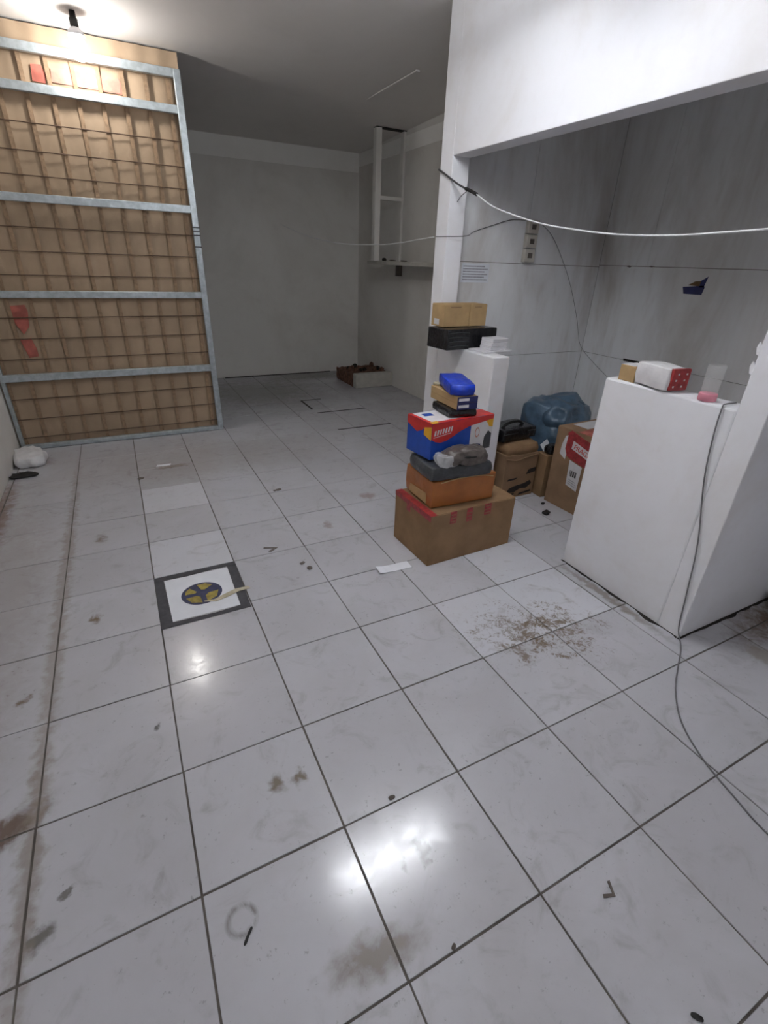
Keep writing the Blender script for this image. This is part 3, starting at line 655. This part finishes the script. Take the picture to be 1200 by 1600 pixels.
tag(tube('grey_cable', [(2.38, .735, 1.136), (2.30, .732, 1.138), (2.273, .727, 1.125), (2.272, .722, 1.008), (2.272, .695, .807), (2.272, .624, .513), (2.272, .590, .253), (2.270, .565, .06), (2.22, .50, .006), (2.08, .42, .004), (1.946, .338, .004), (1.813, .218, .004), (1.728, .07, .004), (1.686, -.072, .004), (1.66, -.189, .004), (1.64, -.5, .004)], .0032, m_cordg),
    'grey cable hanging down the counter and trailing over the tiles', 'cable')

# ------------------------------------------------------------------ floor things
t = thing('floor_marking', 'square of black tape round a navy and yellow sticker on the floor', 'floor sticker', (.2045, 1.912, .0012))
def strip(pts, z=0): prism('tape_strip', pts, .0007, m_floortape, t, (0, 0, z))
strip([(-.222, -.232), (-.165, -.218), (-.175, .222), (-.218, .225)]); strip([(.165, -.215), (.213, -.232), (.222, .228), (.172, .215)])
strip([(-.222, -.236), (.213, -.236), (.213, -.196), (.05, -.208), (-.215, -.2)], .0009); strip([(-.222, .190), (-.05, .182), (.1, .196), (.222, .192), (.222, .230), (-.222, .228)], .0009)
disc = [(.105*math.cos(a), .100*math.sin(a)-.012) for a in [2*PI*i/36 for i in range(36)]]
prism('paper_square', [(-.17, -.195), (.165, -.195), (.17, .185), (-.17, .185)], .0004, m_paper, t)
m_wnavy = M('worn_navy_print', (58, 62, 92), .6, .2, 30)
prism('disc', disc, .0009, m_wnavy, t)
def pet(a, r0, r1, wd): return [(r0*math.cos(a-wd*.6), r0*math.sin(a-wd*.6)-.012), (r1*math.cos(a-wd), r1*math.sin(a-wd)-.012), (r1*1.04*math.cos(a), r1*1.04*math.sin(a)-.012), (r1*math.cos(a+wd), r1*math.sin(a+wd)-.012), (r0*math.cos(a+wd*.6), r0*math.sin(a+wd*.6)-.012)]
m_ymark = M('worn_yellow_print', (160, 142, 66), .6, .35, 30)
for a, wd in ((-2.3, .62), (-.70, .66), (1.25, .50), (2.62, .36)): prism('yellow_mark', pet(a, .033, .086, wd), .0013, m_ymark, t)
o = prism('torn_tape', [(0, 0), (.06, -.020), (.12, -.006), (.18, .018), (.245, .020), (.24, .045), (.17, .048), (.10, .022), (.05, .0), (0, .008)], .0015, m_beige, None, (.205, 1.815, .0032)); tag(o, 'torn strip of beige tape across the floor sticker', 'tape')
bm = bmesh.new(); add_box(bm, -.105, .105, -.035, .035, 0, .002); bmesh.ops.subdivide_edges(bm, edges=bm.edges, cuts=4, use_grid_fill=True)
for v in bm.verts: v.co.z += .010*max(0, (-v.co.x-.04))/.06+.003*abs(noise.noise(v.co*20))
tag(bm_obj('paper_strip', bm, m_paper, None, (1.268, 1.690, .0012), (0, 0, -.05)), 'white paper strip on the floor beside the large red-taped box', 'paper')
def debris(name, label, loc, sx, sy, sz, m, rz=0, seed=1):
    o = soft(name, sx, sy, sz, m, None, (loc[0], loc[1], .0006), (0, 0, rz), n=5, e=.6, amp=min(sx, sy)*.35, freq=18/max(sx, sy)*.05+10, seed=seed); tag(o, label, 'debris'); return o
debris('black_scrap', 'black scrap on the alcove floor near the counter corner', (2.64, 1.861), .055, .045, .022, m_rubber, .2, 2)
debris('black_scrap', 'tiny black crumb on the alcove floor by the tall carton', (2.74, 2.0), .03, .02, .008, m_rubber, .4, 3)
debris('black_scrap', 'flat black scrap on the floor by the left wall', (-.83, 4.06), .17, .10, .020, m_rubber, .1, 5)
debris('black_stick', 'short black sliver beside the ring stain on the floor', (.081, .288), .040, .008, .004, m_rubber, .85, 4)
debris('dust_clump', 'grey dust clump at a tile joint in the near floor', (.606, .456), .022, .014, .005, m_seam, 0, 6)
debris('dust_clump', 'dark dust at the tile crossing at the bottom of the photo', (.567, .024), .016, .010, .003, m_seam, .6, 7)
debris('black_scrap', 'black crumb on the floor at the bottom right edge', (1.027, -.357), .026, .012, .006, m_rubber, 2.3, 8)
debris('leaf_scrap', 'dark leaf scrap on the middle of the tiled floor', (.939, 3.03), .065, .03, .006, m_seam, .1, 9)
debris('leaf_scrap', 'curled dark scrap right of the taped floor square', (.815, 1.89), .03, .03, .008, m_seam, .3, 10)
debris('leaf_scrap', 'smaller dark scrap just beyond the curled one', (.79, 1.96), .03, .02, .006, m_seam, .3, 11)
o = prism('hooked_scrap', [(0, 0), (.06, -.022), (.02, -.045), (.035, -.055), (.085, -.022), (.005, .012)], .003, m_seam, None, (.62, 2.215, .0012)); tag(o, 'hook-shaped dark scrap on a tile joint', 'debris')
o = prism('corner_scrap', [(-.03, .0), (0, -.022), (.028, .008), (.020, .012), (0, -.012), (-.022, .006)], .002, m_seam, None, (1.053, -.067, .0012), (0, 0, .3)); tag(o, 'small angular grey scrap on the near right tile', 'debris')
debris('leaf_scrap', 'dark scrap near the foot of the gate', (-.003, 3.666), .05, .03, .006, m_seam, .5, 12)
o = prism('paper_scrap', [(-.06, -.015), (.05, -.02), (.06, .012), (-.05, .018)], .003, m_paper, None, (.19, 3.90, .0012)); tag(o, 'pale paper scrap on the floor before the gate', 'paper')
o = soft('white_cloth', .20, .34, .085, m_whitebag, None, (-.818, 4.40, .001), (0, 0, .2), n=18, e=.55, amp=.035, freq=8, seed=31, fold=.4); tag(o, 'crumpled white cloth on the floor at the gate foot', 'cloth')
o = soft('black_bag', .26, .16, .12, m_blackp, None, (3.12, .44, .001), (0, 0, .1), n=14, e=.6, amp=.03, freq=9, seed=33, fold=.3); tag(o, 'black plastic bundle on the floor at the right wall edge', 'bundle')
